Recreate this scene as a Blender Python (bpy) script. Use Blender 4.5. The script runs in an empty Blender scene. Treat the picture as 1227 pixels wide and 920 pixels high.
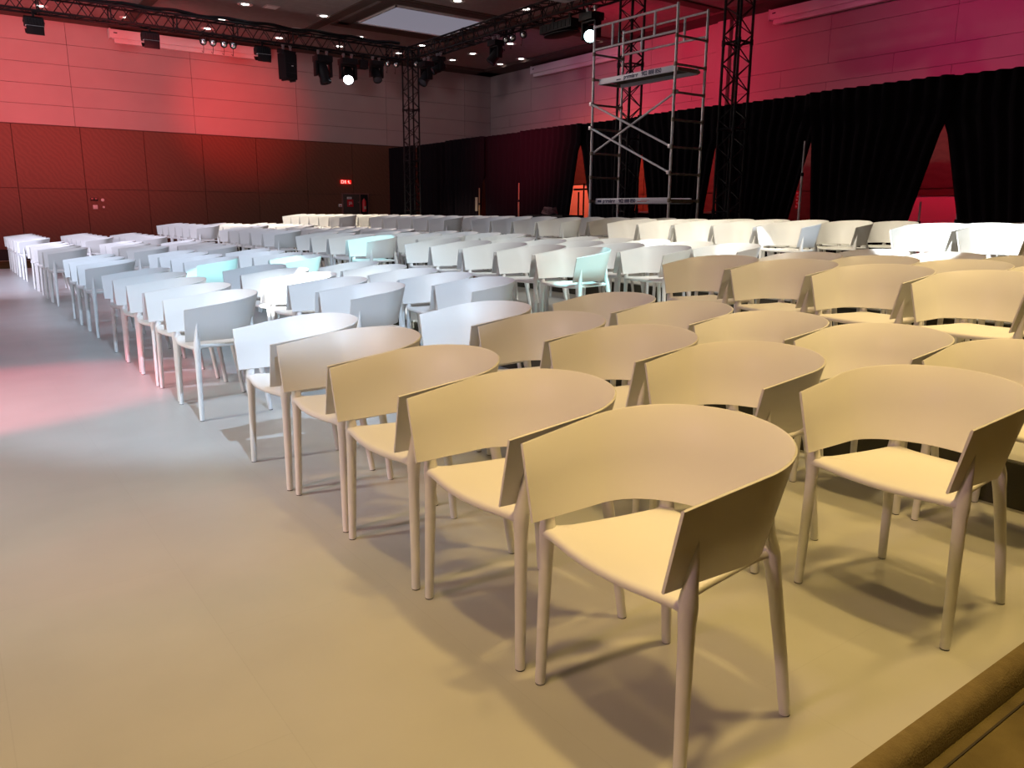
import bpy, bmesh, math, random
from mathutils import Vector, Matrix
random.seed(7)
PI = math.pi
sc = bpy.context.scene
col = sc.collection

# ------------------------------------------------------------------ materials
def nodes(name):
    m = bpy.data.materials.new(name); m.use_nodes = True
    nt = m.node_tree; b = nt.nodes['Principled BSDF']
    return m, nt, b
def mat(name, c, rough=.5, metal=0., spec=.5, noise=0., nscale=8., bump=0., bscale=60.):
    m, nt, b = nodes(name)
    b.inputs['Roughness'].default_value = rough; b.inputs['Metallic'].default_value = metal
    b.inputs['Specular IOR Level'].default_value = spec
    b.inputs['Base Color'].default_value = (*c, 1)
    if noise or bump:
        tc = nt.nodes.new('ShaderNodeTexCoord')
    if noise:
        n = nt.nodes.new('ShaderNodeTexNoise'); n.inputs['Scale'].default_value = nscale; n.inputs['Detail'].default_value = 5
        nt.links.new(tc.outputs['Object'], n.inputs['Vector'])
        r = nt.nodes.new('ShaderNodeValToRGB')
        r.color_ramp.elements[0].position = .3; r.color_ramp.elements[1].position = .7
        r.color_ramp.elements[0].color = (*[v*(1-noise) for v in c], 1)
        r.color_ramp.elements[1].color = (*[min(1, v*(1+noise)) for v in c], 1)
        nt.links.new(n.outputs['Fac'], r.inputs['Fac']); nt.links.new(r.outputs['Color'], b.inputs['Base Color'])
    if bump:
        n2 = nt.nodes.new('ShaderNodeTexNoise'); n2.inputs['Scale'].default_value = bscale; n2.inputs['Detail'].default_value = 3
        nt.links.new(tc.outputs['Object'], n2.inputs['Vector'])
        bp = nt.nodes.new('ShaderNodeBump'); bp.inputs['Strength'].default_value = bump; bp.inputs['Distance'].default_value = .01
        nt.links.new(n2.outputs['Fac'], bp.inputs['Height']); nt.links.new(bp.outputs['Normal'], b.inputs['Normal'])
    return m
def emit(name, c, s):
    m, nt, b = nodes(name)
    b.inputs['Base Color'].default_value = (0, 0, 0, 1)
    b.inputs['Emission Color'].default_value = (*c, 1); b.inputs['Emission Strength'].default_value = s
    return m

M = {}
M['chair'] = mat('chair_plastic', (.80, .79, .77), .42, spec=.35)
M['foot'] = mat('foot_rubber', (.03, .025, .02), .7)
M['black'] = mat('black_metal', (.008, .008, .010), .5, spec=.25)
M['blackmatt'] = mat('black_plastic', (.008, .008, .010), .55, spec=.2)
M['alu'] = mat('scaffold_aluminium', (.72, .70, .74), .42, .35, noise=.12, nscale=14)
M['rung'] = mat('scaffold_rung_metal', (.30, .26, .22), .5, .6, noise=.2, nscale=20)
M['deck'] = mat('scaffold_deck_side', (.62, .62, .72), .5, .2)
M['deckply'] = mat('scaffold_deck_board', (.10, .075, .06), .8)
M['ink'] = mat('printed_ink', (.03, .03, .10), .6)
M['white'] = mat('white_enamel', (.75, .72, .74), .45)
M['glass'] = mat('lens_glass', (.05, .06, .08), .05, spec=.9)
M['chrome'] = mat('reflector_chrome', (.8, .8, .82), .12, 1.)
M['platform'] = mat('platform_vinyl', (.485, .48, .455), .34, spec=.35, noise=.05, nscale=2.2, bump=.12, bscale=3.5)
def add_seams(m, depth=.025):
    nt = m.node_tree; b = nt.nodes['Principled BSDF']; lk = b.inputs['Base Color'].links[0]; src = lk.from_socket
    tc = nt.nodes.new('ShaderNodeTexCoord'); mp = nt.nodes.new('ShaderNodeMapping'); mp.inputs['Rotation'].default_value = (0, 0, PI/2)
    br = nt.nodes.new('ShaderNodeTexBrick'); br.inputs['Scale'].default_value = 1.0; br.inputs['Mortar Size'].default_value = .0022
    br.inputs['Brick Width'].default_value = 1.22; br.inputs['Row Height'].default_value = .61; br.inputs['Mortar Smooth'].default_value = .6
    br.inputs['Color1'].default_value = (1, 1, 1, 1); br.inputs['Color2'].default_value = (.985, .985, .985, 1); br.inputs['Mortar'].default_value = (1-depth*2.5,)*3+(1,)
    mx = nt.nodes.new('ShaderNodeMix'); mx.data_type = 'RGBA'; mx.blend_type = 'MULTIPLY'; mx.inputs['Factor'].default_value = 1
    nt.links.new(tc.outputs['Object'], mp.inputs['Vector']); nt.links.new(mp.outputs['Vector'], br.inputs['Vector'])
    nt.links.new(src, mx.inputs['A']); nt.links.new(br.outputs['Color'], mx.inputs['B']); nt.links.new(mx.outputs['Result'], b.inputs['Base Color'])
add_seams(M['platform'])
M['riser'] = mat('riser_carpet', (.085, .08, .062), .95, spec=.1, bump=.3, bscale=120)
M['carpet'] = mat('hall_carpet', (.14, .108, .045), .95, spec=.1, noise=.25, nscale=5, bump=.5, bscale=160)
M['edgecarpet'] = mat('edge_carpet', (.19, .145, .07), .95, spec=.1, noise=.1, nscale=30, bump=.4, bscale=160)
M['seam'] = mat('dark_seam', (.04, .03, .02), .9)
M['drape'] = mat('black_drape', (.012, .009, .012), .9, spec=.04)
M['baseboard'] = mat('black_baseboard', (.01, .008, .008), .5)
M['strip'] = mat('lit_line_strip', (.7, .55, .4), .4, .5)  # pale tone stands in for light along the wall base
M['fixglow'] = emit('lamp_glow', (1, .93, .86), 9)
M['ring'] = mat('downlight_ring', (.75, .7, .68), .35, .3)
M['lensw'] = emit('lens_glow_white', (.86, .92, 1), 40)
M['lensc'] = emit('lens_glow_cyan', (.55, .95, 1), 14)
M['led'] = emit('led_blue', (.2, .25, 1), 12)
M['exitred'] = emit('exit_sign_red', (1, .015, .01), 1.4)
M['exitwhite'] = emit('exit_sign_white', (1, .28, .25), 3)
M['red'] = mat('red_enamel', (.55, .02, .03), .4)
M['doorgrey'] = mat('door_brown', (.06, .045, .04), .55)
M['frame'] = mat('frame_metal', (.30, .14, .13), .4, .4)
M['paper'] = mat('paper_cream', (.42, .36, .28), .8)
M['tan'] = mat('tan_wood', (.42, .28, .15), .6)
M['ceil'] = None

def wood():
    m, nt, b = nodes('wood_panel_veneer')
    tc = nt.nodes.new('ShaderNodeTexCoord'); mp = nt.nodes.new('ShaderNodeMapping')
    nt.links.new(tc.outputs['Object'], mp.inputs['Vector'])
    mp.inputs['Rotation'].default_value = (0, math.radians(40), 0)
    w = nt.nodes.new('ShaderNodeTexWave'); w.inputs['Scale'].default_value = 2.6; w.inputs['Distortion'].default_value = 9; w.inputs['Detail'].default_value = 3
    w.inputs['Detail Scale'].default_value = 1.2
    nt.links.new(mp.outputs['Vector'], w.inputs['Vector'])
    r = nt.nodes.new('ShaderNodeValToRGB')
    r.color_ramp.elements[0].color = (.130, .055, .034, 1); r.color_ramp.elements[1].color = (.152, .066, .040, 1)
    nt.links.new(w.outputs['Fac'], r.inputs['Fac']); nt.links.new(r.outputs['Color'], b.inputs['Base Color'])
    b.inputs['Roughness'].default_value = .5
    return m
M['wood'] = wood()
M['wallpanel'] = mat('upper_wall_panel', (.42, .34, .34), .7, noise=.04, nscale=1.2)
M['ceil'] = mat('ceiling_plaster', (.30, .235, .225), .9, noise=.08, nscale=6, bump=.2, bscale=40)
M['ceildark'] = mat('ceiling_dark_trim', (.085, .05, .04), .8)
M['opal'] = emit('ceiling_panel_opal', (.62, .58, .72), .32)
M['bar'] = mat('steel_bar', (.55, .52, .55), .3, .7)
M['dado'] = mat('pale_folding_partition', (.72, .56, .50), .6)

# ------------------------------------------------------------------ mesh builder
class MB:
    def __init__(s): s.bm = bmesh.new()
    def box(s, c, d, R=None):
        vs = []
        for x in (-.5, .5):
            for y in (-.5, .5):
                for z in (-.5, .5):
                    v = Vector((x*d[0], y*d[1], z*d[2]))
                    if R: v = R @ v
                    vs.append(s.bm.verts.new(v + Vector(c)))
        for f in ((0, 1, 3, 2), (4, 6, 7, 5), (0, 4, 5, 1), (2, 3, 7, 6), (0, 2, 6, 4), (1, 5, 7, 3)):
            s.bm.faces.new([vs[i] for i in f])
        return s
    def rbox(s, c, d, r, R=None):
        # box with chamfered edges
        b = bmesh.new(); bmesh.ops.create_cube(b, size=1)
        bmesh.ops.scale(b, vec=d, verts=b.verts)
        bmesh.ops.bevel(b, geom=b.edges[:], offset=r, segments=2, profile=.6, affect='EDGES')
        mx = Matrix.Translation(c) @ (R.to_4x4() if R else Matrix())
        s._merge(b, mx); return s
    def _merge(s, b, mx):
        mp = {}
        for v in b.verts: mp[v.index] = None
        b.verts.index_update()
        for v in b.verts: mp[v.index] = s.bm.verts.new(mx @ v.co)
        for f in b.faces: s.bm.faces.new([mp[v.index] for v in f.verts])
        b.free()
    def ring(s, pts): return [s.bm.verts.new(p) for p in pts]
    def loft(s, rings, closed=True, cap=(True, True)):
        R = [s.ring(r) for r in rings]; n = len(R[0])
        for a, b in zip(R[:-1], R[1:]):
            for i in range(n if closed else n-1):
                j = (i+1) % n; s.bm.faces.new((a[i], a[j], b[j], b[i]))
        if cap[0]: s.bm.faces.new(R[0][::-1])
        if cap[1]: s.bm.faces.new(R[-1])
        return s
    def tube(s, pts, rad, n=8):
        pts = [Vector(p) for p in pts]
        if not hasattr(rad, '__len__'): rad = [rad]*len(pts)
        rings = []; up = None
        for i, p in enumerate(pts):
            d = (pts[min(i+1, len(pts)-1)] - pts[max(i-1, 0)]).normalized()
            if up is None:
                up = Vector((0, 0, 1)) if abs(d.z) < .9 else Vector((1, 0, 0))
            x = d.cross(up).normalized(); y = x.cross(d).normalized(); up = y
            rings.append([p + (x*math.cos(a) + y*math.sin(a))*rad[i] for a in [2*PI*k/n for k in range(n)]])
        return s.loft(rings)
    def lathe(s, prof, n=20, mx=None):
        rings = [[Vector((r*math.cos(2*PI*k/n), r*math.sin(2*PI*k/n), z)) for k in range(n)] for r, z in prof]
        if mx: rings = [[mx @ p for p in r] for r in rings]
        return s.loft(rings)
    def build(s, name, m, parent=None, smooth=True, angle=35, loc=None):
        bmesh.ops.recalc_face_normals(s.bm, faces=s.bm.faces)
        me = bpy.data.meshes.new(name); s.bm.to_mesh(me); s.bm.free()
        me.materials.append(M[m] if isinstance(m, str) else m)
        if smooth:
            me.shade_smooth(); me.set_sharp_from_angle(angle=math.radians(angle))
        o = bpy.data.objects.new(name, me); col.objects.link(o)
        if parent: o.parent = parent
        if loc: o.location = loc
        return o
def tag(o, label, cat, group=None):
    o['label'] = label; o['category'] = cat
    if group: o['group'] = group
    return o
def thing(name, label, cat, loc=(0, 0, 0), rz=0., group=None):
    o = bpy.data.objects.new(name, None); o.empty_display_size = .1; col.objects.link(o)
    o.location = loc; o.rotation_euler = (0, 0, rz)
    return tag(o, label, cat, group)
def struct(o): o['kind'] = 'structure'; return o
def copy_tree(o, parent=None):
    c = o.copy(); col.objects.link(c)
    if parent: c.parent = parent
    for ch in o.children: copy_tree(ch, c)
    return c
def text_obj(name, body, size, m, parent, mx, spacing=1.0):
    cu = bpy.data.curves.new(name, 'FONT'); cu.body = body; cu.size = size; cu.extrude = .001; cu.offset = .0035; cu.space_character = spacing
    cu.align_x = 'LEFT'
    t = bpy.data.objects.new(name, cu); col.objects.link(t)
    bpy.context.view_layer.update()
    me = bpy.data.meshes.new_from_object(t.evaluated_get(bpy.context.evaluated_depsgraph_get()))
    bpy.data.objects.remove(t)
    me.materials.clear(); me.materials.append(M[m])
    o = bpy.data.objects.new(name, me); col.objects.link(o)
    if parent: o.parent = parent
    o.matrix_local = mx
    return o

# ------------------------------------------------------------------ camera
# world: X = away from the stage edge towards the drapes, Y = along the rows towards the far red wall
A = 2.2005; th = .2170; roll = .0070; FPX = 931.08
fh = Vector((-math.cos(A), math.sin(A), 0)); r0 = Vector((math.sin(A), math.cos(A), 0)); up = Vector((0, 0, 1))
fw = fh*math.cos(th) - up*math.sin(th); u0 = fh*math.sin(th) + up*math.cos(th)
rr = r0*math.cos(roll) + u0*math.sin(roll); uu = u0*math.cos(roll) - r0*math.sin(roll)
cam = bpy.data.cameras.new('camera'); cam.sensor_width = 36; cam.lens = FPX/1227*36; cam.clip_end = 200
co = bpy.data.objects.new('camera', cam); col.objects.link(co)
co.matrix_world = Matrix(((rr.x, uu.x, -fw.x, 0), (rr.y, uu.y, -fw.y, 0), (rr.z, uu.z, -fw.z, 1.37), (0, 0, 0, 1)))
sc.camera = co

# ------------------------------------------------------------------ room shell
SW, TW, TD = 27.0, 18.5, 14.0        # far wall (Y), drape-side wall (X), drape plane (X)
X0, Y0, ZC = -9.0, -6.0, 6.7
struct(MB().box(((X0+TW)/2, (Y0+SW)/2, -.14), (TW-X0+.4, SW-Y0+.4, .1)).build('floor', 'carpet', smooth=False))
struct(MB().box(((X0+TW)/2, (Y0+SW)/2, ZC+.1), (TW-X0+.4, SW-Y0+.4, .2)).build('ceiling', 'ceil', smooth=False))
def panel_wall(name, along, fixed, a0, a1, zs, widths0, step, m, gap=.022, depth=.04, sign=1):
    """rows of panels zs[i]..zs[i+1]; seams are real gaps between slabs"""
    b = MB()
    for i in range(len(zs)-1):
        w0 = widths0[i % len(widths0)]
        a = w0
        while a < a1:
            lo, hi = max(a, a0)+gap/2, min(a+step, a1)-gap/2
            if hi > lo:
                c = (lo+hi)/2; zc = (zs[i]+zs[i+1])/2; h = zs[i+1]-zs[i]-gap
                if along == 'x': b.box((c, fixed, zc), (hi-lo, depth, h))
                else: b.box((fixed, c, zc), (depth, hi-lo, h))
            a += step
    return struct(b.build(name, m, smooth=False))
# far wall: dark backing, wood panels below, pale panels above
struct(MB().box(((X0+TW)/2, SW+.12, 3.3), (TW-X0+.4, .15, 6.9)).build('wall_back', 'ceildark', smooth=False))
panel_wall('wall_back_wood_panels', 'x', SW+.02, X0, TW, [.22, 1.97, 3.74], [-8.36], 1.735, 'wood', gap=.015)
panel_wall('wall_back_upper_panels', 'x', SW+.02, X0, TW, [3.76, 4.31, 4.87, 5.44, 6.01, 6.68], [-9.92, -9.92], 3.4, 'wallpanel', gap=.011)
struct(MB().box(((X0+TW)/2, SW-.02, .04), (TW-X0, .05, .34)).build('baseboard_back', 'baseboard', smooth=False))
struct(MB().box((X0/2+4, SW-.2, -.086), (TW-X0-5, .12, .012)).build('floor_lit_line', 'strip', smooth=False))  # strip added to draw the lit line at the foot of the wall
# drape-side wall
struct(MB().box((TW+.12, (Y0+SW)/2, 3.3), (.15, SW-Y0+.4, 6.9)).build('wall_right', 'ceildark', smooth=False))
panel_wall('wall_right_wood_panels', 'y', TW+.02, Y0, SW, [.22, 1.97, 3.74], [-6.0], 1.735, 'wood')
panel_wall('wall_right_upper_panels', 'y', TW+.02, Y0, SW, [3.76, 4.62, 5.06, 5.85, 6.68], [-6.2, -7.9, -6.2], 3.05, 'wallpanel', gap=.009)
struct(MB().box((TW-.02, (Y0+SW)/2, .04), (.05, SW-Y0, .34)).build('baseboard_right', 'baseboard', smooth=False))
struct(MB().box((X0-.1, (Y0+SW)/2, 3.3), (.2, SW-Y0+.4, 6.9)).build('wall_left', 'wallpanel', smooth=False))
struct(MB().box(((X0+TW)/2, Y0-.1, 3.3), (TW-X0+.4, .2, 6.9)).build('wall_front', 'ceildark', smooth=False))
# ceiling soffit along the two walls and dark ribs between the coffers
struct(MB().box(((X0+TW)/2, SW-.42, ZC-.04), (TW-X0, .84, .10)).box((TW-.42, (Y0+SW)/2, ZC-.04), (.84, SW-Y0, .10)).build('trim_2', 'ceildark', smooth=False))
b = MB()
for y in (20.62, 16.2, 11.8, 7.4): b.box(((X0+TW)/2, y-1.25, ZC-.015), (TW-X0, .34, .05))
for x in (14.3, 9.75, 5.2, .65): b.box((x, (Y0+SW)/2, ZC-.012), (.30, SW-Y0, .045))
struct(b.build('trim_3', 'ceildark', smooth=False))

# white vinyl floor platform with its carpet edge, and two raised tiers
PE, PS = .87, 21.9
def slab(name, x0, x1, y0, y1, z0, z1, m):
    return struct(MB().box(((x0+x1)/2, (y0+y1)/2, (z0+z1)/2), (x1-x0, y1-y0, z1-z0)).build(name, m, smooth=False))
slab('floor_platform', X0+.5, 4.02, PE, PS, -.085, 0, 'platform')
# soft carpet nosing on the near edge
b = MB(); prof = [(.012, -.0005), (.0, .0012), (-.012, .0005), (-.026, -.006), (-.038, -.018), (-.046, -.036), (-.05, -.088), (.012, -.088)]
b.loft([[Vector((x, PE+dy, z)) for dy, z in prof] for x in (X0+.5, 4.05)], closed=True)
struct(b.build('floor_platform_edge', 'edgecarpet'))
struct(MB().box((-2.2, PE-.085, -.0885), (13.6, .006, .006)).build('trim_4', 'seam', smooth=False))
TZ = [0, .235, .475]; TX = [4.02, 7.29, 10.80]
slab('floor_tier', TX[0], TX[1], PE-.05, PS, -.085, TZ[1], 'platform')
slab('floor_tier_upper', TX[1], TX[2], PE-.05, PS, -.085, TZ[2], 'platform')
slab('trim_5', TX[0]-.012, TX[0], PE, PS, .001, TZ[1]-.012, 'riser')
slab('trim_6', TX[1]-.012, TX[1], PE, PS, TZ[1]+.001, TZ[2]-.012, 'riser')

# ------------------------------------------------------------------ the armchair
ZF, ZB, W, WF, YF, YK, YB, NE = .7472, .8204, .3153, .2972, -.283, -.0078, .2668, 2.0594
def rim_curve(m=44):
    pts = []
    for i in range(9):
        s = i/9; pts.append((WF+(W-WF)*s, YF+(YK-YF)*s))
    for i in range(m+1):
        t = PI*i/m; c, s_ = math.cos(t), math.sin(t)
        pts.append((W*math.copysign(abs(c)**(2/NE), c), YK+(YB-YK)*abs(s_)**(2/NE)))
    for i in range(8, -1, -1):
        s = i/9; pts.append((-(WF+(W-WF)*s), YF+(YK-YF)*s))
    return pts
def shell_mesh():
    P = rim_curve(); n = len(P); T = .0047; ZBOT = .535
    cum = [0]
    rings = []
    for i, (x, y) in enumerate(P):
        a, c = P[max(i-1, 0)], P[min(i+1, n-1)]
        t = Vector((c[0]-a[0], c[1]-a[1], 0)).normalized(); nrm = Vector((t.y, -t.x, 0))   # outward
        zt = ZF+(ZB-ZF)*(y-YF)/(YB-YF)
        ins = .232*(zt-ZBOT)
        top = Vector((x, y, zt)); bot = Vector((x, y, ZBOT)) - nrm*ins
        mid = (top+bot)/2
        rings.append([bot+nrm*T, mid+nrm*T, top+nrm*T, top+Vector((0, 0, .003)), top-nrm*T, mid-nrm*T, bot-nrm*T, bot-Vector((0, 0, .003))])
    b = MB(); b.loft(rings); return b
def seat_mesh():
    half = [(0, -.262), (.06, -.260), (.12, -.254), (.18, -.244), (.225, -.237), (.258, -.236), (.277, -.228), (.283, -.212), (.274, -.196), (.252, -.180), (.238, -.15),
            (.229, -.10), (.220, -.04), (.210, .03), (.202, .09), (.197, .135), (.200, .165), (.203, .185), (.196, .199), (.176, .199), (.150, .186), (.11, .179), (.06, .176), (0, .175)]
    pts = half + [(-x, y) for x, y in half[-2:0:-1]]
    def zt(x, y): return .506 - .010*max(0, 1-(abs(x)/.23)**2)*max(0, 1-((y+.03)/.22)**2) - (.012*max(0, (-y-.20)/.07) if y < -.2 else 0)
    n = len(pts); ctr = Vector((0, -.02, 0))
    def off(d):
        r = []
        for i in range(n):
            a, c = pts[i-1], pts[(i+1) % n]
            t = Vector((c[0]-a[0], c[1]-a[1], 0)).normalized(); nr = Vector((t.y, -t.x, 0))
            r.append(Vector((pts[i][0], pts[i][1], 0)) - nr*d)
        return r
    rings = []
    for d, dz in ((.018, -.027), (.008, -.026), (.001, -.020), (0, -.013), (.002, -.006), (.008, -.001), (.016, 0)):
        rings.append([Vector((p.x, p.y, zt(p.x, p.y)+dz)) for p in off(d)])
    last = off(.016)
    for k in (.66, .33):
        rings.append([Vector((ctr.x+(p.x-ctr.x)*k, ctr.y+(p.y-ctr.y)*k, zt(ctr.x+(p.x-ctr.x)*k, ctr.y+(p.y-ctr.y)*k))) for p in last])
    b = MB(); b.loft(rings)
    return b
def leg_mesh(front, sx):
    # path (x, y, z) with radius: slim foot, swelling where the seat joins, ending as a blade outside the shell
    if front: P = [(.2773, -.2204, 0), (.2648, -.2125, .50), (.2690, -.2110, .545), (.2728, -.2095, .59), (.2785, -.2085, .63), (.2828, -.2080, .662)]
    else: P = [(.2276, .2583, 0), (.2200, .2440, .12), (.2050, .2130, .33), (.1915, .1890, .48), (.1845, .1800, .545), (.1815, .1775, .59), (.1835, .1800, .63), (.1870, .1835, .662)]
    K = [(.004, .0150), (.02, .0158), (.20, .0178), (.38, .0196), (.445, .0212), (.475, .0238), (.495, .0245), (.515, .0222), (.545, .0180), (.575, .0150), (.61, .0105), (.64, .005), (.662, .0012)]
    def at(z):
        for p, q in zip(P[:-1], P[1:]):
            if z <= q[2]: return Vector(p).lerp(Vector(q), (z-p[2])/(q[2]-p[2]))
        return Vector(P[-1])
    pts = []
    for z, r in K:
        v = at(z); pts.append((v.x*sx, v.y, v.z))
    b = MB(); b.tube(pts, [r for z, r in K], 12); return b
def foot_mesh(front, sx):
    f = Vector((.2773*sx, -.2204, 0)) if front else Vector((.2276*sx, .2583, 0))
    return MB().lathe([(.0125, .0), (.0145, .0008), (.0145, .0055)], 12, Matrix.Translation(f))
proto = thing('armchair', '-', 'chair')
seat_mesh().build('seat', 'chair', proto, angle=50)
shell_mesh().build('backrest', 'chair', proto, angle=50)
for fr in (True, False):
    for sx in (1, -1):
        lg = leg_mesh(fr, sx).build('leg', 'chair', proto, angle=60)
        foot_mesh(fr, sx).build('foot_glide', 'foot', lg)
ORD = ['first', 'second', 'third', 'fourth', 'fifth', 'sixth']
ROWN = ['front', 'second', 'third', 'fourth', 'fifth', 'sixth', 'seventh', 'eighth', 'back']
ROWX = [1.508, 2.646, 3.699, 4.79, 5.88, 6.97, 8.06, 9.15, 10.24]
BLK = {'A': 'nearest', 'B': 'second nearest', 'C': 'middle', 'D': 'fourth nearest', 'E': 'farthest'}
# centre (Y) of the chair nearest the camera in every block, chairs per block
PITCH = .6435
START = {'A': 1.347, 'B': 5.53, 'C': 9.72, 'D': 13.18, 'E': 17.95}
COUNT = {'A': 5, 'B': 5, 'C': 4, 'D': 5, 'E': 6}
# measured places of the chairs nearest the camera: (x, y, turn)
SPEC = {(0, 'A', 0): (1.508, 1.340, .02), (1, 'A', 0): (2.707, 1.279, .036)}
SPOTTED = {(1, 'B', 1): 'white armchair glaring under a hard white spot, second block, second row'}
first = True
random.seed(11)
for r in range(9):
    tier = r//3
    for bk in 'ABCDE':
        n = COUNT[bk]
        if bk == 'C' and r == 0: n = 3
        k0 = 0
        if bk == 'A' and r >= 3: k0 = {3: 1, 4: 1, 5: 2, 6: 3, 7: 3, 8: 3}[r]
        for k in range(k0, n):
            jx, jy, jr = random.uniform(-.009, .009), random.uniform(-.001, .001), random.uniform(-.004, .004)
            y = START[bk] + PITCH*k + jy; x = ROWX[r] + jx
            if bk == 'E' and r > 0: y += .05
            if (r, bk, k) in SPEC: x, y, jr = SPEC[(r, bk, k)]
            o = proto if first else copy_tree(proto)
            first = False
            o.location = (x, y, TZ[tier]); o.rotation_euler = (0, 0, -PI/2 - jr)
            i = n-1-k
            nm = 'last' if False else ORD[i]
            o['label'] = f'white plastic armchair, {nm} from left in {ROWN[r]} row of {BLK[bk]} block'
            o['group'] = f'armchairs in the {ROWN[r]} row'
            if not (bk == 'A' and r < 3) and not (bk == 'B' and r == 0):
                for lg in [c for c in o.children if c.name.startswith('leg')]:
                    for g in list(lg.children): bpy.data.objects.remove(g)
#@@A
# ------------------------------------------------------------------ drapes on their pipe line
def drape(ya, yb, zap_a, ga, zap_b, gb, label, seed, xc):
    # ya > yb; each side edge opens below its apex height: ga/gb = opening (m) at z = 1.3
    rnd = random.Random(seed); nu, nv = 88, 16; ztop = 3.66; zb = -.07
    ph = rnd.random()*6; fr = (ya-yb)/.23
    rows = []
    for j in range(nv+1):
        z = zb + (ztop-zb)*j/nv
        ea = ya - (ga*(zap_a-z)/(zap_a-1.3) if z < zap_a else 0)
        eb = yb + (gb*(zap_b-z)/(zap_b-1.3) if z < zap_b else 0)
        ea += .10*min(1, max(0, (z-zap_a+.02)/.22)) if ya < 26 else 0
        eb -= .10*min(1, max(0, (z-zap_b+.02)/.22))
        row = []
        for i in range(nu+1):
            u = i/nu; y = ea+(eb-ea)*u
            wob = .35*math.sin(2.3*u*6+ph) + .2*math.sin(z*1.1+u*9)
            x = xc + .055*math.sin(2*PI*fr*u + ph + wob) + .012*math.sin(17*u+ph*2)
            row.append(Vector((x, y, z)))
        rows.append(row)
    b = MB(); b.loft(rows, closed=False, cap=(False, False))
    o = b.build('drape', 'drape', angle=180)
    md = o.modifiers.new('cloth', 'SOLIDIFY'); md.thickness = .005
    return tag(o, label, 'curtain', 'black drapes along the right side of the hall')
EDG = [(26.95, 1, 0, 0), (25.0, 2.2, .03, .03), (22.9, 2.2, .04, .03), (20.80, 2.3, .10, .05), (18.70, 2.3, .06, .04), (16.24, 3.0, .33, .44), (14.0, 3.28, .26, .45), (11.72, 2.75, .24, .10), (9.33, 3.1, .46, .15), (6.87, 2.83, .40, .36), (3.2, 2.8, .3, .3)]
DL = ['black drape meeting the far red wall, leftmost of the drapes', 'black drape second from the far wall, right of the truss corner tower',
      'black drape left of the pole with the cream paper notice', 'black drape between the two slim tan poles', 'black drape left of the orange-lit gap, behind the equipment case',
      'black drape between orange-lit gap and scaffold tower gap', 'black drape behind the right half of the scaffold tower', 'black drape right of the nearest truss tower, left of the silver pole gap',
      'black drape between silver pole gap and bright red gap', 'black drape at right edge of photo, right of the bright red gap']
for i in range(len(EDG)-1):
    e0, e1 = EDG[i], EDG[i+1]
    drape(e0[0], e1[0], e0[1], e0[3], e1[1], e1[2], DL[i], 30+i, TD+(.075 if i % 2 else -.075))
def upright(y, ztop, label, m='bar', x=TD+.20, lean=0.):
    t = thing('drape_upright', label, 'pole', (x, y, -.09), 0, 'uprights of the drape line')
    MB().rbox((0, 0, .006), (.40, .40, .012), .004).build('base_plate', 'black', t)
    MB().tube([(0, 0, .012), (0, 0, ztop*.78)], .024, 12).build('lower_tube', m, t)
    MB().tube([(0, 0, ztop*.78), (lean, 0, ztop)], .016, 12).build('upper_tube', m, t)
    MB().lathe([(.024, 0), (.034, .005), (.034, .06), (.02, .065)], 14, Matrix.Translation((0, 0, ztop*.78-.03))).build('collar', 'black', t)
upright(9.36, 2.85, 'silver drape pole standing in the dark red gap', 'alu', TD-.22)
upright(20.75, 2.2, 'slim tan pole beside the cream paper notice', 'tan', TD-.19)
upright(18.68, 2.3, 'slim tan pole alone before the black drapes', 'tan', TD-.19)
upright(6.55, 1.75, 'short silver pole at right side of the bright red gap', 'alu')
upright(7.20, 1.70, 'short silver pole at left side of the bright red gap', 'alu')
tag(MB().rbox((TD-.20, 20.90, 1.62), (.012, .13, .42), .003).build('paper_notice', 'paper', smooth=False), 'cream paper notice hanging beside slim tan pole', 'sign')
# things seen through the gaps
t = thing('folding_screen', 'tall pale folding screen glowing salmon through the drape gap', 'screen', (17.4, 20.3, -.09))
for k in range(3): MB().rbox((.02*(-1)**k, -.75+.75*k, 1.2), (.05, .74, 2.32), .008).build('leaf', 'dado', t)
MB().box((0, 0, 2.375), (.09, 2.26, .03)).build('top_rail', 'black', t, smooth=False)
t = thing('partition_panel', 'low red-lit partition panel seen through the widest drape gap', 'partition', (17.4, 8.6, -.09))
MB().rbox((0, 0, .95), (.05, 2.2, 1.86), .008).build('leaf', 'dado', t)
MB().box((0, 0, 1.92), (.09, 2.26, .09)).build('top_rail', 'wood', t, smooth=False)
t = thing('buffet_counter', 'black skirted counter with pale top seen behind the drapes', 'counter', (16.6, 15.6, -.09))
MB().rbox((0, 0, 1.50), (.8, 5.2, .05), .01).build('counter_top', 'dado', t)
MB().box((0, 0, .735), (.72, 5.1, 1.47)).build('skirt', 'blackmatt', t, smooth=False)
t = thing('wall_plaque', 'small pink vertical plaque on the wall behind silver pole', 'sign', (TW-.03, 12.62, 1.75))
MB().rbox((0, 0, 0), (.02, .10, .46), .004).build('plate', 'red', t)
for k in range(5): MB().box((-.014, .01*(-1)**k, -.17+.085*k), (.006, .05, .045)).build('letter', 'dado', t, smooth=False)
t = thing('equipment_rack', 'black two-post rack with crossbar in the salmon-lit gap', 'rack', (15.0, 17.30, -.09))
for dy in (-.11, .11): MB().tube([(0, dy, .02), (0, dy, 2.28 if dy < 0 else 2.05)], .022, 8).build('post', 'black', t)
MB().tube([(0, -.34, 2.12), (0, .32, 2.12)], .026, 8).build('crossbar', 'black', t)
MB().box((0, 0, .012), (.5, .5, .024)).build('base_plate', 'black', t, smooth=False)
t = thing('equipment_case', 'black equipment case standing before the drapes left of the scaffold', 'case', (13.1, 16.15, -.09))
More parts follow.
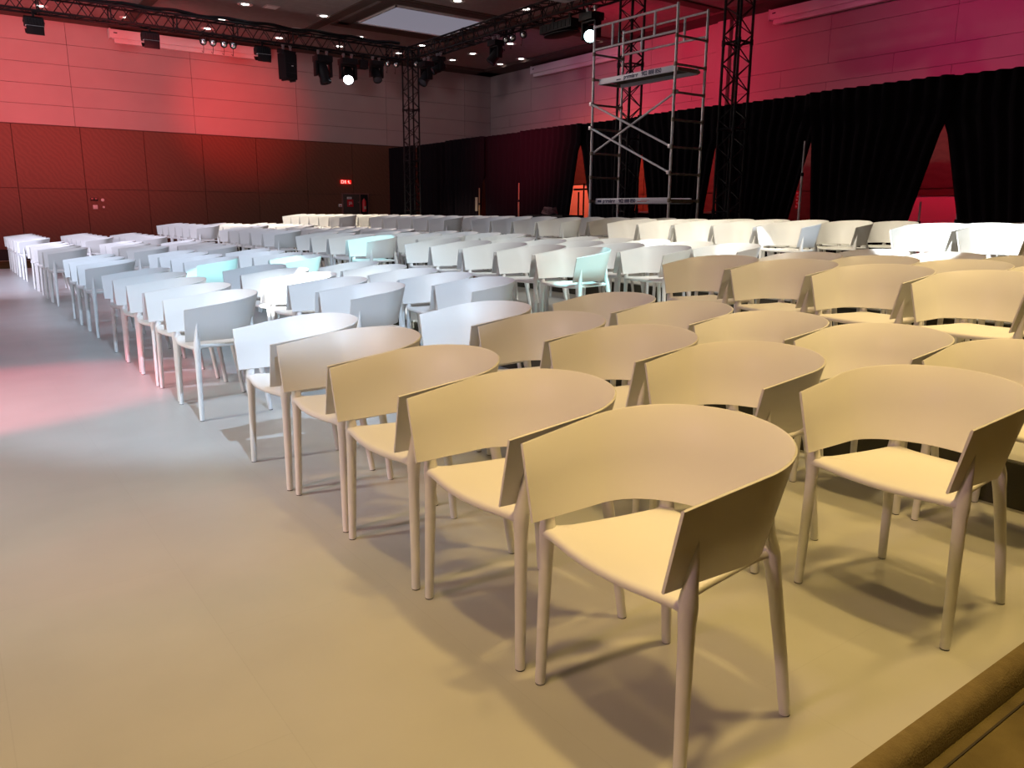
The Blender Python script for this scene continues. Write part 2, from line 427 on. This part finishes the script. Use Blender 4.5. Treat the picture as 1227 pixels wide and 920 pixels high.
MB().rbox((0, 0, .65), (.7, 1.5, 1.10), .03).build('body', 'blackmatt', t)
MB().rbox((0, 0, 1.31), (.72, 1.52, .20), .03).build('lid', 'blackmatt', t)
for dy in (-.5, .5): MB().rbox((-.36, dy, 1.19), (.02, .10, .09), .004).build('latch', 'bar', t)
for dx in (-.25, .25):
    for dy in (-.6, .6): MB().lathe([(.05, -.02), (.05, .02)], 12, Matrix.Translation((dx, dy, .05)) @ Matrix.Rotation(PI/2, 4, 'X')).build('castor', 'black', t)
b = MB()
for k in range(6):
    pts = [(math.cos(a)*(.20-.012*k), math.sin(a)*(.24-.01*k), .03+.028*k+.02*math.sin(3*a+k)) for a in [2*PI*i/24 for i in range(25)]]
    b.tube(pts, .013, 6)
o = b.build('cable_coil', mat('cable_pinkish', (.16, .075, .085), .45)); o.location = (13.1, 16.35, 1.325)
tag(o, 'coil of pinkish cable lying on the black equipment case', 'cable')

# ------------------------------------------------------------------ trusses
def truss(name, label, p0, p1, w, cat='truss', step=.24, frames=1.5, group=None, open_faces=None):
    p0, p1 = Vector(p0), Vector(p1); d = (p1-p0); L = d.length; d.normalize()
    up_ = Vector((0, 0, 1)) if abs(d.z) < .9 else Vector((1, 0, 0))
    a = d.cross(up_).normalized(); c = a.cross(d).normalized()
    t = thing(name, label, cat, p0, 0, group)
    h = w/2
    cs = [a*h+c*h, a*h-c*h, -a*h-c*h, -a*h+c*h]
    for q in cs: MB().tube([q, q+d*L], .025, 8).build('chord', 'black', t)
    for f in range(4):
        b = MB(); q0, q1 = cs[f], cs[(f+1) % 4]; n = int(L/step); s = L/n
        for i in range(n):
            u, v = (q0, q1) if (i+f) % 2 == 0 else (q1, q0)
            b.tube([u+d*s*i, v+d*s*(i+1)], .011, 5)
        b.build('lacing', 'black', t)
    k = 0.
    while k <= L+.01:
        b = MB()
        for f in range(4): b.tube([cs[f]+d*k, cs[(f+1) % 4]+d*k], .018, 6)
        for q in cs: b.tube([q+d*max(0, k-.05), q+d*min(L, k+.05)], .034, 8)
        b.build('joint_frame', 'black', t); k += frames if L-k-frames > .3 or L-k < .02 else L-k
    return t
TSY, TTX, TZB = 22.09, 12.2, 5.98
truss('lighting_truss', 'long black lighting truss in front of the red far wall', (-3.5, TSY, TZB), (TTX-.24, TSY, TZB), .35, group='black ceiling trusses')
truss('lighting_truss', 'black lighting truss running along the drape side towards the camera', (TTX, TSY-.24, TZB), (TTX, 5.0, TZB), .35, group='black ceiling trusses')
truss('truss_tower', 'black truss tower at the far corner of the trusses', (TTX, TSY, -.09), (TTX, TSY, 6.16), .35, group='black truss towers')
truss('truss_tower', 'black truss tower standing behind the scaffold', (TTX, 12.60, -.09), (TTX, 12.60, 5.76), .35, group='black truss towers')
truss('truss_tower', 'black truss tower to the right of the scaffold, nearest one', (TTX, 9.85, -.09), (TTX, 9.85, 5.76), .35, group='black truss towers')
b = MB(); pts = []
for i in range(61):
    x = -3.2+i*.25; pts.append((x, TSY-.05+.05*math.sin(i*.7), 6.25+.02*math.sin(i*1.3)))
b.tube(pts, .04, 8); b.tube([(p[0], p[1]+.09, p[2]-.005+.012*math.sin(p[0]*5)) for p in pts], .028, 6)
tag(b.build('cable_loom', 'blackmatt'), 'thick black cable loom lying along the far lighting truss', 'cable')

# ------------------------------------------------------------------ scaffold tower
SX, SW_, SYL, SYR = 11.0, .79, 12.40, 10.22
t = thing('scaffold_tower', 'aluminium scaffold tower with two decks behind the back rows', 'scaffold', (SX, (SYL+SYR)/2, -.09))
yl, yr = (SYL-SYR)/2, -(SYL-SYR)/2
for y in (yl, yr):
    for x in (0, SW_): MB().lathe([(.07, 0), (.07, .012), (.03, .03), (.03, .05)], 12, Matrix.Translation((x, y, 0))).tube([(x, y, .02), (x, y, 5.08)], .026, 12).build('leg', 'alu', t)
    for k in range(11):
        z = .28+.4735*k if k < 10 else 4.60
        if k == 10: continue
        b = MB().tube([(0, y, z), (SW_, y, z)], .021, 8)
        for x in (0, SW_): b.lathe([(.033, -.035), (.033, .035)], 10, Matrix.Translation((x, y, z)))
        b.build('rung', 'rung', t)
for x in (0, SW_):
    for z in (5.04, 4.62): MB().tube([(x, yl, z), (x, yr, z)], .021, 8).build('guard_rail', 'alu', t)
    for f in (.24, .75): MB().tube([(x, yl+(yr-yl)*f, 4.62), (x, yl+(yr-yl)*f, 5.04)], .024, 8).build('guard_post', 'alu', t)
def brace(z0, z1, x):
    b = MB().tube([(x, yl, z0), (x, yr, z1)], .021, 8)
    b.rbox((x, yl, z0), (.06, .07, .07), .01).rbox((x, yr, z1), (.06, .07, .07), .01)
    b.build('diagonal_brace', 'alu', t)
brace(3.60, 2.66, -.045); brace(3.14, 2.20, -.045); brace(2.66, 3.60, .045)
for zd, lower in ((4.02, False), (1.70, True)):
    d = MB().box((SW_/2, 0, zd+.02), (.58, 2.02, .018)).build('deck_board', 'deckply', t, smooth=False)
    for x, nm in ((.10, 'front'), (SW_-.10, 'rear')):
        MB().rbox((x, 0, zd), (.045, 2.02, .11), .006).build('deck_beam', 'deck', t)
    for y in (yl-.05, yr+.05): MB().box((SW_/2, y, zd-.02), (.6, .04, .05)).build('deck_hook_bar', 'rung', t, smooth=False)
    fx = .10-.0245
    def tm(f, dz): return Matrix(((0, 0, -1, fx), (-1, 0, 0, 1.01-2.02*f), (0, 1, 0, zd+dz), (0, 0, 0, 1)))
    if not lower:
        text_obj('lettering', 'permiser', .105, 'ink', t, tm(.35, -.028), 1.0); text_obj('lettering', '902 888 850', .105, 'ink', t, tm(.585, -.032), .95)
        MB().box((fx, 1.01-2.02*.28, zd-.02), (.003, .12, .02)).build('printed_mark', 'ink', t, smooth=False)
    else:
        text_obj('lettering', 'permiser', .100, 'ink', t, tm(.11, -.028), 1.0); text_obj('lettering', '902 888 850', .100, 'ink', t, tm(.34, -.030), .92)
        MB().box((fx, 1.01-2.02*.66, zd-.012), (.003, .25, .010)).box((fx, 1.01-2.02*.70, zd+.012), (.003, .22, .008)).build('printed_mark', 'red', t, smooth=False)
        MB().box((fx, 1.01-2.02*.06, zd), (.003, .12, .05)).build('printed_mark', 'ink', t, smooth=False)

# ------------------------------------------------------------------ stage lights on the trusses
def aim(v):  # rotation taking local -Z to v
    return Vector(v).to_track_quat('-Z', 'Y').to_matrix()
def clamp_mesh(x, y, z0, z1):
    b = MB().rbox((x, y, (z0+z1)/2), (.05, .05, abs(z1-z0)), .008)
    b.lathe([(.04, -.03), (.04, .03)], 10, Matrix.Translation((x, y, z1)) @ Matrix.Rotation(PI/2, 4, 'Y')); return b
def moving_head(label, loc, dirv, lens='glass', s=1., led=False, ax='x'):
    t = thing('moving_head_light', label, 'stage light', loc, 0 if ax == 'x' else PI/2, 'stage lights on the trusses')
    if ax != 'x': dirv = Matrix.Rotation(-PI/2, 3, 'Z') @ Vector(dirv)
    for x in (-.11, .11): clamp_mesh(x*s, 0, -.10, .0).build('clamp', 'bar', t)
    MB().rbox((0, 0, -.17*s), (.40*s, .34*s, .15*s), .02).build('base', 'black', t)
    if led:
        for dx in (-.07, .04): MB().lathe([(.018, -.01), (.018, .01)], 10, Matrix.Translation((dx, -.172*s, -.17*s)) @ Matrix.Rotation(PI/2, 4, 'X')).build('indicator', 'led', t)
    y_ = MB()
    for x in (-.19, .19): y_.rbox((x*s, 0, -.40*s), (.06*s, .16*s, .36*s), .02)
    y_.rbox((0, 0, -.255*s), (.42*s, .18*s, .05*s), .015); y_.build('yoke', 'black', t)
    R = aim(dirv).to_4x4(); mx = Matrix.Translation((0, 0, -.47*s)) @ R
    k = s
    MB().lathe([(.07*k, .26*k), (.115*k, .22*k), (.135*k, .10*k), (.14*k, -.02*k), (.125*k, -.14*k), (.14*k, -.20*k), (.14*k, -.27*k), (.118*k, -.275*k), (.118*k, -.25*k)], 20, mx).build('head', 'black', t)
    MB().lathe([(.117*k, -.252*k), (.08*k, -.268*k), (.02*k, -.276*k)], 20, mx).build('lens', lens, t)
    return t
def flood(label, x, rz=0):
    t = thing('flood_light', label, 'stage light', (x, TSY, 5.78), rz, 'stage lights on the trusses')
    clamp_mesh(0, 0, -.08, .02).build('clamp', 'black', t)
    MB().tube([(-.21, 0, -.22), (-.19, 0, -.09), (.19, 0, -.09), (.21, 0, -.22)], .018, 6).build('bracket', 'black', t)
    MB().rbox((0, 0, -.21), (.40, .26, .18), .025).build('housing', 'black', t)
    b = MB()
    for k in range(6): b.box((-.15+.06*k, -.135, -.20), (.03, .02, .12))
    b.build('cooling_fin', 'black', t, smooth=False)
    MB().rbox((0, -.09, -.305), (.37, .10, .018), .004).build('gel_frame', 'white', t)
    MB().rbox((0, -.15, -.40), (.36, .012, .19), .004, Matrix.Rotation(.18, 3, 'X')).build('barn_door', 'blackmatt', t)
    MB().rbox((0, .14, -.38), (.36, .012, .14), .004, Matrix.Rotation(-.7, 3, 'X')).build('barn_door', 'blackmatt', t)
def par(label, loc, dirv, dz=.17):
    t = thing('par_light', label, 'stage light', loc, 0, 'small par lights on the trusses')
    clamp_mesh(0, 0, -.02, .05).build('clamp', 'black', t)
    MB().tube([(-.09, 0, -dz), (-.085, 0, -.03), (.085, 0, -.03), (.09, 0, -dz)], .010, 6).build('yoke', 'black', t)
    mx = Matrix.Translation((0, 0, -dz)) @ aim(dirv).to_4x4()
    MB().lathe([(.045, .14), (.075, .10), (.085, -.02), (.088, -.07), (.076, -.072), (.07, -.04)], 16, mx).build('can', 'black', t)
    MB().lathe([(.074, -.050), (.05, -.064), (.015, -.070)], 16, mx).build('lens', 'chrome', t)
    MB().tube([(0, .03, -dz), (.02, .08, -dz-.14), (.0, .06, -dz-.26), (-.04, .05, -dz-.22)], .007, 5).build('cable', 'blackmatt', t)
flood('black flood light with barn doors, leftmost on far truss', 2.39)
flood('black flood light in front of the left end of the projection screen', 4.88)
flood('black flood light in front of the right end of the projection screen', 7.69)
for i, (x, nm) in enumerate(((6.16, 'first'), (6.40, 'second'), (6.68, 'third'), (6.92, 'fourth'))):
    par(f'small par light, {nm} from left of four before the projection screen', (x, TSY, 5.80), (-.35, -1, -.35))
t = thing('wash_light', 'tall black wash light hanging right of the projection screen', 'stage light', (8.37, TSY, 5.78), .3, 'stage lights on the trusses')
for x in (-.12, .12): clamp_mesh(x, 0, -.10, .02).build('clamp', 'bar', t)
MB().rbox((0, .02, -.15), (.42, .30, .12), .02, Matrix.Rotation(.25, 3, 'X')).build('base', 'black', t)
b = MB(); b.loft([[Vector((x*(.19+.0*z), y*.17, z)) for x, y in ((-1, -1), (1, -1), (1, 1), (-1, 1))] for z in (-.20, -.28)] + [[Vector((x*.185, y*.16, -.86)) for x, y in ((-1, -1), (1, -1), (1, 1), (-1, 1))]]); b.build('body', 'blackmatt', t, angle=20)
MB().rbox((0, -.172, -.45), (.34, .012, .02), .003).rbox((0, -.172, -.70), (.34, .012, .02), .003).build('grille_bar', 'black', t)
MB().rbox((.03, -.176, -.52), (.06, .006, .02), .002).build('badge', 'white', t)
for x in (-.14, .14): MB().rbox((x, -.02, -.885), (.05, .22, .05), .01).build('foot', 'black', t)
moving_head('unlit black moving head light hanging nose down right of wash light', (9.40, TSY, 5.76), (.15, -.25, -1), s=1.15)
moving_head('lit moving head light with glaring white lens on far truss', (10.16, TSY, 5.76), (-.45, -1, -.75), 'lensw', s=1.15)
t = thing('ballast_box', 'small black ballast box right of the glaring white light', 'box', (10.63, TSY, 5.79))
MB().rbox((0, 0, -.24), (.26, .22, .24), .015).build('body', 'blackmatt', t); clamp_mesh(0, 0, -.12, .02).build('clamp', 'black', t)
moving_head('unlit moving head light between glaring light and truss corner', (11.06, TSY, 5.78), (-.2, -.8, -.9), s=.95)
par('small par light just left of the corner truss tower, left of a pair', (11.44, TSY, 5.84), (-.45, -1, -.2)); par('small par light just left of the corner truss tower, right of a pair', (11.72, TSY, 5.84), (-.45, -1, -.2))
par('small par light just right of the corner truss tower', (TTX, 21.72, 5.86), (-.45, -1, -.2))
moving_head('dark moving head light right of the corner truss tower', (TTX, 21.12, 5.76), (-.8, -.3, -.9), s=1.05, ax='y')
moving_head('dark moving head light second right of the corner truss tower', (TTX, 20.40, 5.77), (-.9, .2, -.5), s=.8, ax='y')
moving_head('dark moving head light halfway along the drape-side truss', (TTX, 17.55, 5.76), (-.7, .3, -1), s=.9, ax='y')
for i, (y, nm) in enumerate(((17.10, 'leftmost'), (16.83, 'middle one'), (16.38, 'rightmost'))):
    par(f'small par light on drape-side truss, {nm} of three beside halfway light', (TTX, y, 5.80), (-.55, -1, -.3))
t = thing('strobe_panel', 'flat black strobe panel hanging left of the cyan lit light', 'stage light', (TTX, 14.90, 5.76), 0, 'stage lights on the trusses')
for y in (-.3, .3): clamp_mesh(0, y, -.12, .0).build('clamp', 'black', t)
MB().rbox((0, 0, -.22), (.42, 1.15, .20), .03).build('body', 'black', t)
b = MB()
for k in range(8): b.box((-.215, -.49+.14*k, -.22), (.012, .09, .13))
b.build('louvre', 'blackmatt', t, smooth=False)
MB().lathe([(.20, -.40), (.26, -.38), (.26, -.36), (.14, -.31)], 24, Matrix.Diagonal((1, 2.2, 1, 1))).build('reflector_dish', 'blackmatt', t)
moving_head('moving head light with cyan lens and blue indicators left of scaffold', (TTX, 13.88, 5.76), (-.75, -.75, -.45), 'lensc', s=1.1, led=True, ax='y')
t = thing('projector', 'white projector mounted under the truss at top of photo', 'projector', (TTX-.53, 14.05, 6.02))
MB().rbox((0, 0, 0), (.55, .85, .20), .03).build('body', 'white', t)
MB().lathe([(.09, 0), (.10, .07), (.08, .075)], 18, Matrix.Translation((-.275, .18, 0)) @ Matrix.Rotation(-PI/2, 4, 'Y')).build('lens', 'glass', t)
MB().tube([(.1, 0, .09), (.1, 0, .66)], .03, 10).build('mount_pole', 'white', t)

# ------------------------------------------------------------------ projection screen cases on the walls
def screen_case(label, x, y, rz, L):
    t = thing('projection_screen_case', label, 'projection screen', (x, y, 6.16), rz, 'white projection screen cases')
    MB().rbox((0, 0, .26), (L, .24, .24), .02).build('housing', 'white', t)
    MB().rbox((0, -.02, .075), (L-.25, .16, .13), .03).build('weight_bar', 'white', t)
    MB().box((-L/2+.16, -.122, .28), (.10, .004, .03)).build('printed_mark', 'black', t, smooth=False)
    for sx in (-1, 1): MB().rbox((sx*(L/2-.01), 0, .26), (.03, .26, .27), .01).build('end_cap', 'white', t)
    for sx in (-1, 1): MB().box((sx*L*.4, .16, .30), (.08, .12, .10)).build('wall_bracket', 'white', t, smooth=False)
screen_case('pale pink-lit projection screen case on the red far wall', 7.14, SW-.23, 0, 4.72)
screen_case('white projection screen case on right wall behind the scaffold', TW-.23, 21.55, -PI/2, 4.72)
screen_case('white projection screen case at top right of photo', TW-.23, 11.35, -PI/2, 4.72)
struct(MB().rbox((TW-.06, 15.35, 5.2), (.14, .42, 2.92), .01).build('trim_7', 'wallpanel'))

# ------------------------------------------------------------------ ceiling fittings
DLG = [(2.97, 25.7), (5.1, 25.68), (5.11, 24.1), (7.32, 22.14), (7.31, 24.2), (9.47, 22.05), (9.46, 24.1), (11.44, 23.9), (11.6, 18.42), (15.65, 23.9), (15.7, 25.3), (15.72, 21.8), (15.74, 19.65), (17.55, 19.5), (17.5, 24.9), (17.5, 23.6), (9.47, 25.6), (7.3, 25.65), (11.5, 25.6), (13.6, 25.4), (13.6, 23.8), (13.5, 18.0), (9.45, 18.5), (15.74, 17.6)]
for x, y in DLG:
    t = thing('ceiling_downlight', 'round recessed downlight in the dark ceiling, glowing warm white', 'ceiling light', (x, y, ZC), 0, 'round recessed ceiling downlights')
    MB().lathe([(.20, 0), (.20, -.012), (.15, -.018), (.13, -.006), (.09, -.003)], 24).build('trim_ring', 'ring', t)
    MB().lathe([(.098, -.006), (.05, -.012), (.01, -.013)], 20).build('lamp', 'fixglow', t)
t = thing('smoke_detector', 'white domed smoke detector on the ceiling above far truss', 'smoke detector', (6.56, 24.3, ZC))
MB().lathe([(.09, 0), (.09, -.03), (.06, -.07), (.02, -.08)], 18).build('dome', 'white', t); MB().lathe([(.11, 0), (.11, -.012), (.095, -.014)], 18).build('base_ring', 'white', t)
t = thing('ceiling_speaker_grille', 'small square pinkish grille flush in the ceiling', 'grille', (7.96, 21.97, ZC))
MB().rbox((0, 0, -.01), (.36, .36, .02), .004).build('frame', mat('grille_pink', (.55, .36, .34), .6), t)
b = MB()
for k in range(6): b.box((0, -.125+.05*k, -.022), (.30, .02, .006))
b.build('slat', 'ring', t, smooth=False)
t = thing('ceiling_light_panel', 'large pale rectangular light panel in the ceiling above truss corner', 'ceiling light', (11.98, 20.93, ZC))
MB().rbox((0, 0, -.012), (2.84, 2.24, .02), .004).build('diffuser', 'opal', t)
b = MB()
for sx in (-1, 1): b.box((sx*1.44, 0, -.02), (.05, 2.34, .05)); b.box((0, sx*1.145, -.02), (2.93, .05, .05))
b.build('frame', 'ring', t, smooth=False)
struct(MB().box((11.98, 22.62, ZC-.006), (3.9, .55, .03)).box((11.98, 19.3, ZC-.006), (3.9, .5, .03)).box((10.25, 20.93, ZC-.006), (.36, 3.3, .03)).box((13.72, 20.93, ZC-.006), (.36, 3.3, .03)).build('trim_8', 'ceildark', smooth=False))

# ------------------------------------------------------------------ far wall fittings
WY = SW-.012
def plate(name, label, x, z, w, h, m, cat, rnd=False, extra=None, d=.02):
    t = thing(name, label, cat, (x, WY, z))
    if rnd: MB().lathe([(w/2, 0), (w/2, .012), (w*.38, .018)], 18, Matrix.Rotation(PI/2, 4, 'X')).build('plate', m, t)
    else: MB().rbox((0, -d/2, 0), (w, d, h), .004).build('plate', m, t)
    if extra: extra(t)
    return t
plate('wall_socket', 'dark double wall socket on the wood panel', 3.97, 1.68, .20, .09, 'blackmatt', 'socket', extra=lambda t: [MB().rbox((dx, -.022, .012), (.07, .008, .05), .003).build('insert', 'frame', t) for dx in (-.05, .05)])
plate('wall_switch', 'pale square wall switch below the dark socket', 3.98, 1.45, .125, .12, 'white', 'switch', extra=lambda t: [MB().rbox((dx, -.023, 0), (.045, .008, .09), .003).build('rocker', 'white', t) for dx in (-.028, .028)])
plate('wall_thermostat', 'pale round wall fitting beside the dark socket', 4.20, 1.66, .09, .09, 'white', 'wall fitting', True)
plate('wall_button', 'small pale round button beside the square switch', 4.21, 1.45, .065, .065, 'white', 'wall fitting', True)
# exit sign
t = thing('exit_sign', 'small glowing red exit sign above the brown service door', 'sign', (12.16, WY, 2.41))
MB().rbox((0, -.03, 0), (.40, .05, .13), .006).build('housing', 'exitred', t)
b = MB()
for c, d in (((-.145, -.057, .045), (.09, .004, .014)), ((-.145, -.057, -.045), (.09, .004, .014)), ((-.183, -.057, 0), (.014, .004, .10)), ((-.107, -.057, 0), (.014, .004, .10))): b.box(c, d)
b.build('door_symbol', 'exitwhite', t, smooth=False)
MB().box((-.035, -.057, .03), (.05, .004, .035)).box((-.055, -.057, -.01), (.016, .004, .08)).box((-.015, -.057, -.03), (.016, .004, .045)).build('figure_symbol', 'exitwhite', t, smooth=False)
MB().box((.10, -.057, .01), (.022, .004, .09)).box((.13, -.057, -.038), (.07, .004, .016)).box((.075, -.057, .012), (.03, .004, .016)).build('arrow_symbol', 'exitwhite', t, smooth=False)
# brown service door with a dark niche that holds the extinguisher
d = MB()
for c, s_ in (((12.005, WY-.02, .95), (.04, .05, 2.08)), ((13.03, WY-.02, .95), (.03, .05, 2.08)), ((12.52, WY-.02, 2.0), (1.06, .05, .04)), ((12.69, WY-.02, .95), (.03, .05, 2.08))): d.box(c, s_)
d = struct(d.build('door_1', 'frame', smooth=False))
MB().rbox((12.35, WY-.012, .95), (.64, .03, 2.06), .005).build('leaf', 'doorgrey', d)
MB().box((12.86, WY-.004, .95), (.32, .012, 2.06)).build('niche_back', 'baseboard', d, smooth=False)
MB().lathe([(.018, 0), (.018, .05), (.028, .055), (.028, .075)], 12, Matrix.Translation((12.62, WY-.03, 1.70)) @ Matrix.Rotation(PI/2, 4, 'X')).build('handle', 'frame', d)
t = thing('fire_hose_sign', 'red fire hose sign with pale symbol on the brown door', 'sign', (12.30, WY-.03, 1.67))
MB().rbox((0, -.006, 0), (.24, .012, .26), .003).build('plate', 'red', t)
MB().box((0, -.014, .03), (.12, .003, .02)).box((.02, -.014, -.02), (.10, .003, .03)).box((-.04, -.014, -.04), (.03, .003, .06)).build('symbol', 'white', t, smooth=False)
t = thing('door_notice', 'small pale notice above the red sign on the brown door', 'sign', (12.27, WY-.03, 1.85))
MB().rbox((0, -.005, 0), (.18, .01, .075), .002).build('plate', 'white', t); MB().box((0, -.012, .01), (.13, .003, .010)).box((0, -.012, -.015), (.11, .003, .010)).build('print', 'frame', t, smooth=False)
t = thing('fire_extinguisher', 'red fire extinguisher hanging in the dark niche', 'fire extinguisher', (12.82, WY-.10, 1.38))
MB().lathe([(.02, -.02), (.075, -.015), (.078, .0), (.078, .34), (.06, .40), (.025, .43), (.025, .46)], 18).build('cylinder', 'red', t)
MB().rbox((0, -.02, .49), (.04, .10, .05), .008).build('valve_handle', 'black', t)
MB().tube([(.02, -.04, .47), (.09, -.05, .40), (.095, -.05, .15)], .010, 6).build('hose', 'black', t)
MB().rbox((0, -.079, .13), (.08, .004, .10), .002).build('paper_label', 'paper', t)
MB().box((0, .075, .22), (.05, .03, .10)).build('wall_bracket', 'black', t, smooth=False)
plate('call_point', 'small pale alarm call point left of the brown door', 11.92, 1.58, .12, .10, 'white', 'alarm', extra=lambda t: MB().rbox((0, -.022, -.01), (.07, .006, .04), .002).build('push_pad', 'red', t))

# ------------------------------------------------------------------ lamps
def area(name, loc, size, e, c, rot=(0, 0, 0), sy=None):
    l = bpy.data.lights.new(name, 'AREA'); l.size = size; l.energy = e; l.color = c
    if sy: l.shape = 'RECTANGLE'; l.size_y = sy
    o = bpy.data.objects.new(name, l); col.objects.link(o); o.location = loc; o.rotation_euler = rot; return o
def spot(name, loc, at, e, c, ang=40, blend=.5, r=.15):
    l = bpy.data.lights.new(name, 'SPOT'); l.energy = e; l.color = c; l.spot_size = math.radians(ang); l.spot_blend = blend; l.shadow_soft_size = r
    o = bpy.data.objects.new(name, l); col.objects.link(o); o.location = loc
    o.rotation_euler = (Vector(at)-Vector(loc)).to_track_quat('-Z', 'Y').to_euler(); return o
WARM = (1, .68, .22)
# warm ceiling downlights over the near end of the hall
for x, y, e, an in ((2.6, .5, 640, 70), (2.6, 2.5, 230, 50), (4.9, .3, 560, 70), (4.9, 2.4, 420, 52), (.2, .8, 640, 70), (7.3, 1.4, 500, 64), (9.5, 1.2, 340, 62), (-1.8, 1.2, 340, 72)):
    spot('warm_ceiling_lamp', (x, y, 6.6), (x, y-.1, 0), e, WARM, an, .95, .22)
spot('warm_ceiling_lamp', (5.6, .2, 6.6), (5.2, 3.3, .6), 620, (1, .76, .42), 46, .8, .22)
spot('warm_ceiling_lamp', (8.6, 7.0, 6.6), (9.2, 7, 0), 420, (1, .78, .42), 80, .9, .3)
area('ambient_fill_area', (3, 15, 6.55), 9, 150, (.84, .84, 1), sy=14)  # unseen area light added as soft ambient fill
spot('ceiling_bounce_fill', (-7, 6, 3.0), (2, 19, 6.7), 2400, (1, .86, .88), 75, 1, .5)  # unseen upward spots added in place of bounce on the ceiling
spot('ceiling_bounce_fill', (-7, 20, 3.0), (4, 22, 6.7), 800, (1, .86, .88), 85, 1, .5)
# cool key from the stage side
spot('stage_key_light', (-6.0, 3.0, 6.4), (2.3, 8.8, .5), 900, (.68, .83, 1), 36, .6)
spot('stage_key_light', (-6.0, 11.0, 6.4), (1.7, 17.6, .5), 5200, (.76, .77, 1), 34, .6)
spot('stage_key_light', (-6.0, 8.0, 6.4), (3.5, 12.5, .7), 1000, (.70, .80, 1), 38, .7)
spot('stage_fill_light', (-6.5, 2.0, 5.5), (2.3, 3.2, .6), 800, (1, .60, .62), 50, .9, .5)
spot('floor_fill_light', (-6.0, 5.0, 6.2), (-.2, 5.2, 0), 2300, (.95, .95, .86), 42, 1, .5)  # wide unseen fill added to brighten the open floor before the rows
spot('floor_fill_light', (-7, 12.0, 6.0), (-.1, 16.9, 0), 4200, (.60, .72, 1), 22, .7, .2)
spot('cream_key_light', (2.2, 4.0, 6.5), (9.2, 6.6, 1.2), 2100, (1, .93, .72), 30, .8)
spot('cream_key_light', (-1.0, 17.5, 6.5), (8.8, 20.4, 1.0), 6500, (1, .86, .62), 26, .8)
spot('cyan_beam_light', (6.0, -1.0, 6.5), (5.7, 9.0, .4), 600, (.46, .88, 1), 24, .35, .05)
spot('warm_back_light', (3, 21, 6.3), (9.5, 14, 1.2), 1100, (1, .86, .70), 70, .9)
spot('cool_beam_light', (.5, -1.5, 6.5), (2.0, 7.2, .4), 3000, (.54, .74, .98), 30, .4, .05)
spot('cool_beam_light', (1.5, 6.0, 6.5), (2.2, 13.5, .4), 800, (.66, .76, 1), 40, .5, .05)
spot('cool_beam_light', (6.2, .6, 6.5), (6.0, 7.4, .6), 1500, (1, .97, .90), 36, .5, .05)
# red washes
spot('red_wash_light', (7.0, 20.5, 4.6), (8.5, SW, 4.5), 1500, (1, .03, .028), 46, 1, .3)
spot('red_wash_light', (-1.0, 19.0, 3.4), (1.0, SW, 5.0), 2700, (1, .075, .085), 80, 1, .4)
spot('red_wash_light', (4.5, 19.0, 3.4), (5.0, SW, 5.2), 1100, (1, .06, .07), 80, 1, .4)
spot('red_wash_light', (10.0, 18.5, 3.6), (12.4, SW, 4.6), 120, (1, .30, .26), 70, 1, .4)
spot('red_wash_light', (13.0, 16.6, 5.6), (TW, 16.4, 4.6), 950, (1, .028, .11), 96, 1, .3)
spot('red_wash_light', (13.0, 7.6, 5.6), (TW, 8.0, 5.2), 560, (1, .045, .24), 110, 1, .3)
spot('lavender_wash_light', (13.0, 20.5, 5.6), (TW, 21.5, 4.8), 70, (.66, .42, .95), 100, 1, .4)
spot('red_wash_light', (10.0, 16.6, 4.3), (TD, 18.4, 3.5), 1300, (1, .06, .14), 60, 1, .3)
spot('red_wash_light', (15.5, 8, 4.0), (TW, 9.0, 1.2), 140, (1, .008, .004), 120, 1)
spot('red_wash_light', (15.2, 19.2, 4.2), (TW, 20, 1.2), 560, (1, .14, .05), 130, 1)
spot('red_wash_light', (15.5, 14, 4.0), (TW, 15, 1.2), 75, (1, .04, .015), 120, 1)
spot('red_floor_light', (-7, 5.0, 4.5), (-.7, 6.65, 0), 4800, (1, .07, .13), 19, .45, .05)
spot('red_floor_light', (-7, 9.0, 4.5), (-1.6, 9.6, 0), 1300, (1, .10, .16), 14, .5, .05)
spot('red_floor_light', (-7, 2.2, 4.5), (1.0, 3.35, 0), 420, (1, .22, .2), 8, .6, .1)
# hard narrow beams
def beam(frm, at, e, c, ang, bl=.12): spot('narrow_beam_light', frm, at, e, c, ang, bl, .02)
CY = (.36, .95, 1)
beam((-6, 4.5, 6.0), (2.74, 7.20, .68), 26000, (.95, 1, 1), 4.4)          # glaring chairs, second row
beam((4.6, 1.8, 6.5), (4.88, 5.32, .42), 3600, CY, 8.6, .05)
beam((3.0, -1.0, 6.5), (2.6, 9.42, .60), 8000, CY, 3.4, .08)
beam((4.0, -1.0, 6.5), (3.65, 9.7, .72), 8000, CY, 2.6, .08)
beam((-6, 5.0, 6.2), (4.9, 9.9, .8), 7000, CY, 3.0, .08)
beam((8.0, -1.0, 6.5), (7.6, 5.3, 1.0), 2600, (.72, .86, 1), 8.0, .1)
beam((-6, 2.5, 6.2), (8.3, 3.75, 1.15), 30000, (.92, 1, 1), 5.0, .2)
beam((-6, 6.0, 6.2), (7.2, 6.75, 1.03), 20000, (.9, 1, 1), 2.6, .2)
w = bpy.data.worlds.new('world'); sc.world = w; w.use_nodes = True
w.node_tree.nodes['Background'].inputs[0].default_value = (.5, .45, .5, 1); w.node_tree.nodes['Background'].inputs[1].default_value = .02
sc.view_settings.exposure = 0.0
#@@B
sc.view_settings.view_transform = 'Standard'; sc.view_settings.look = 'None'
sc.view_settings.gamma = 1; sc.view_settings.use_curve_mapping = False
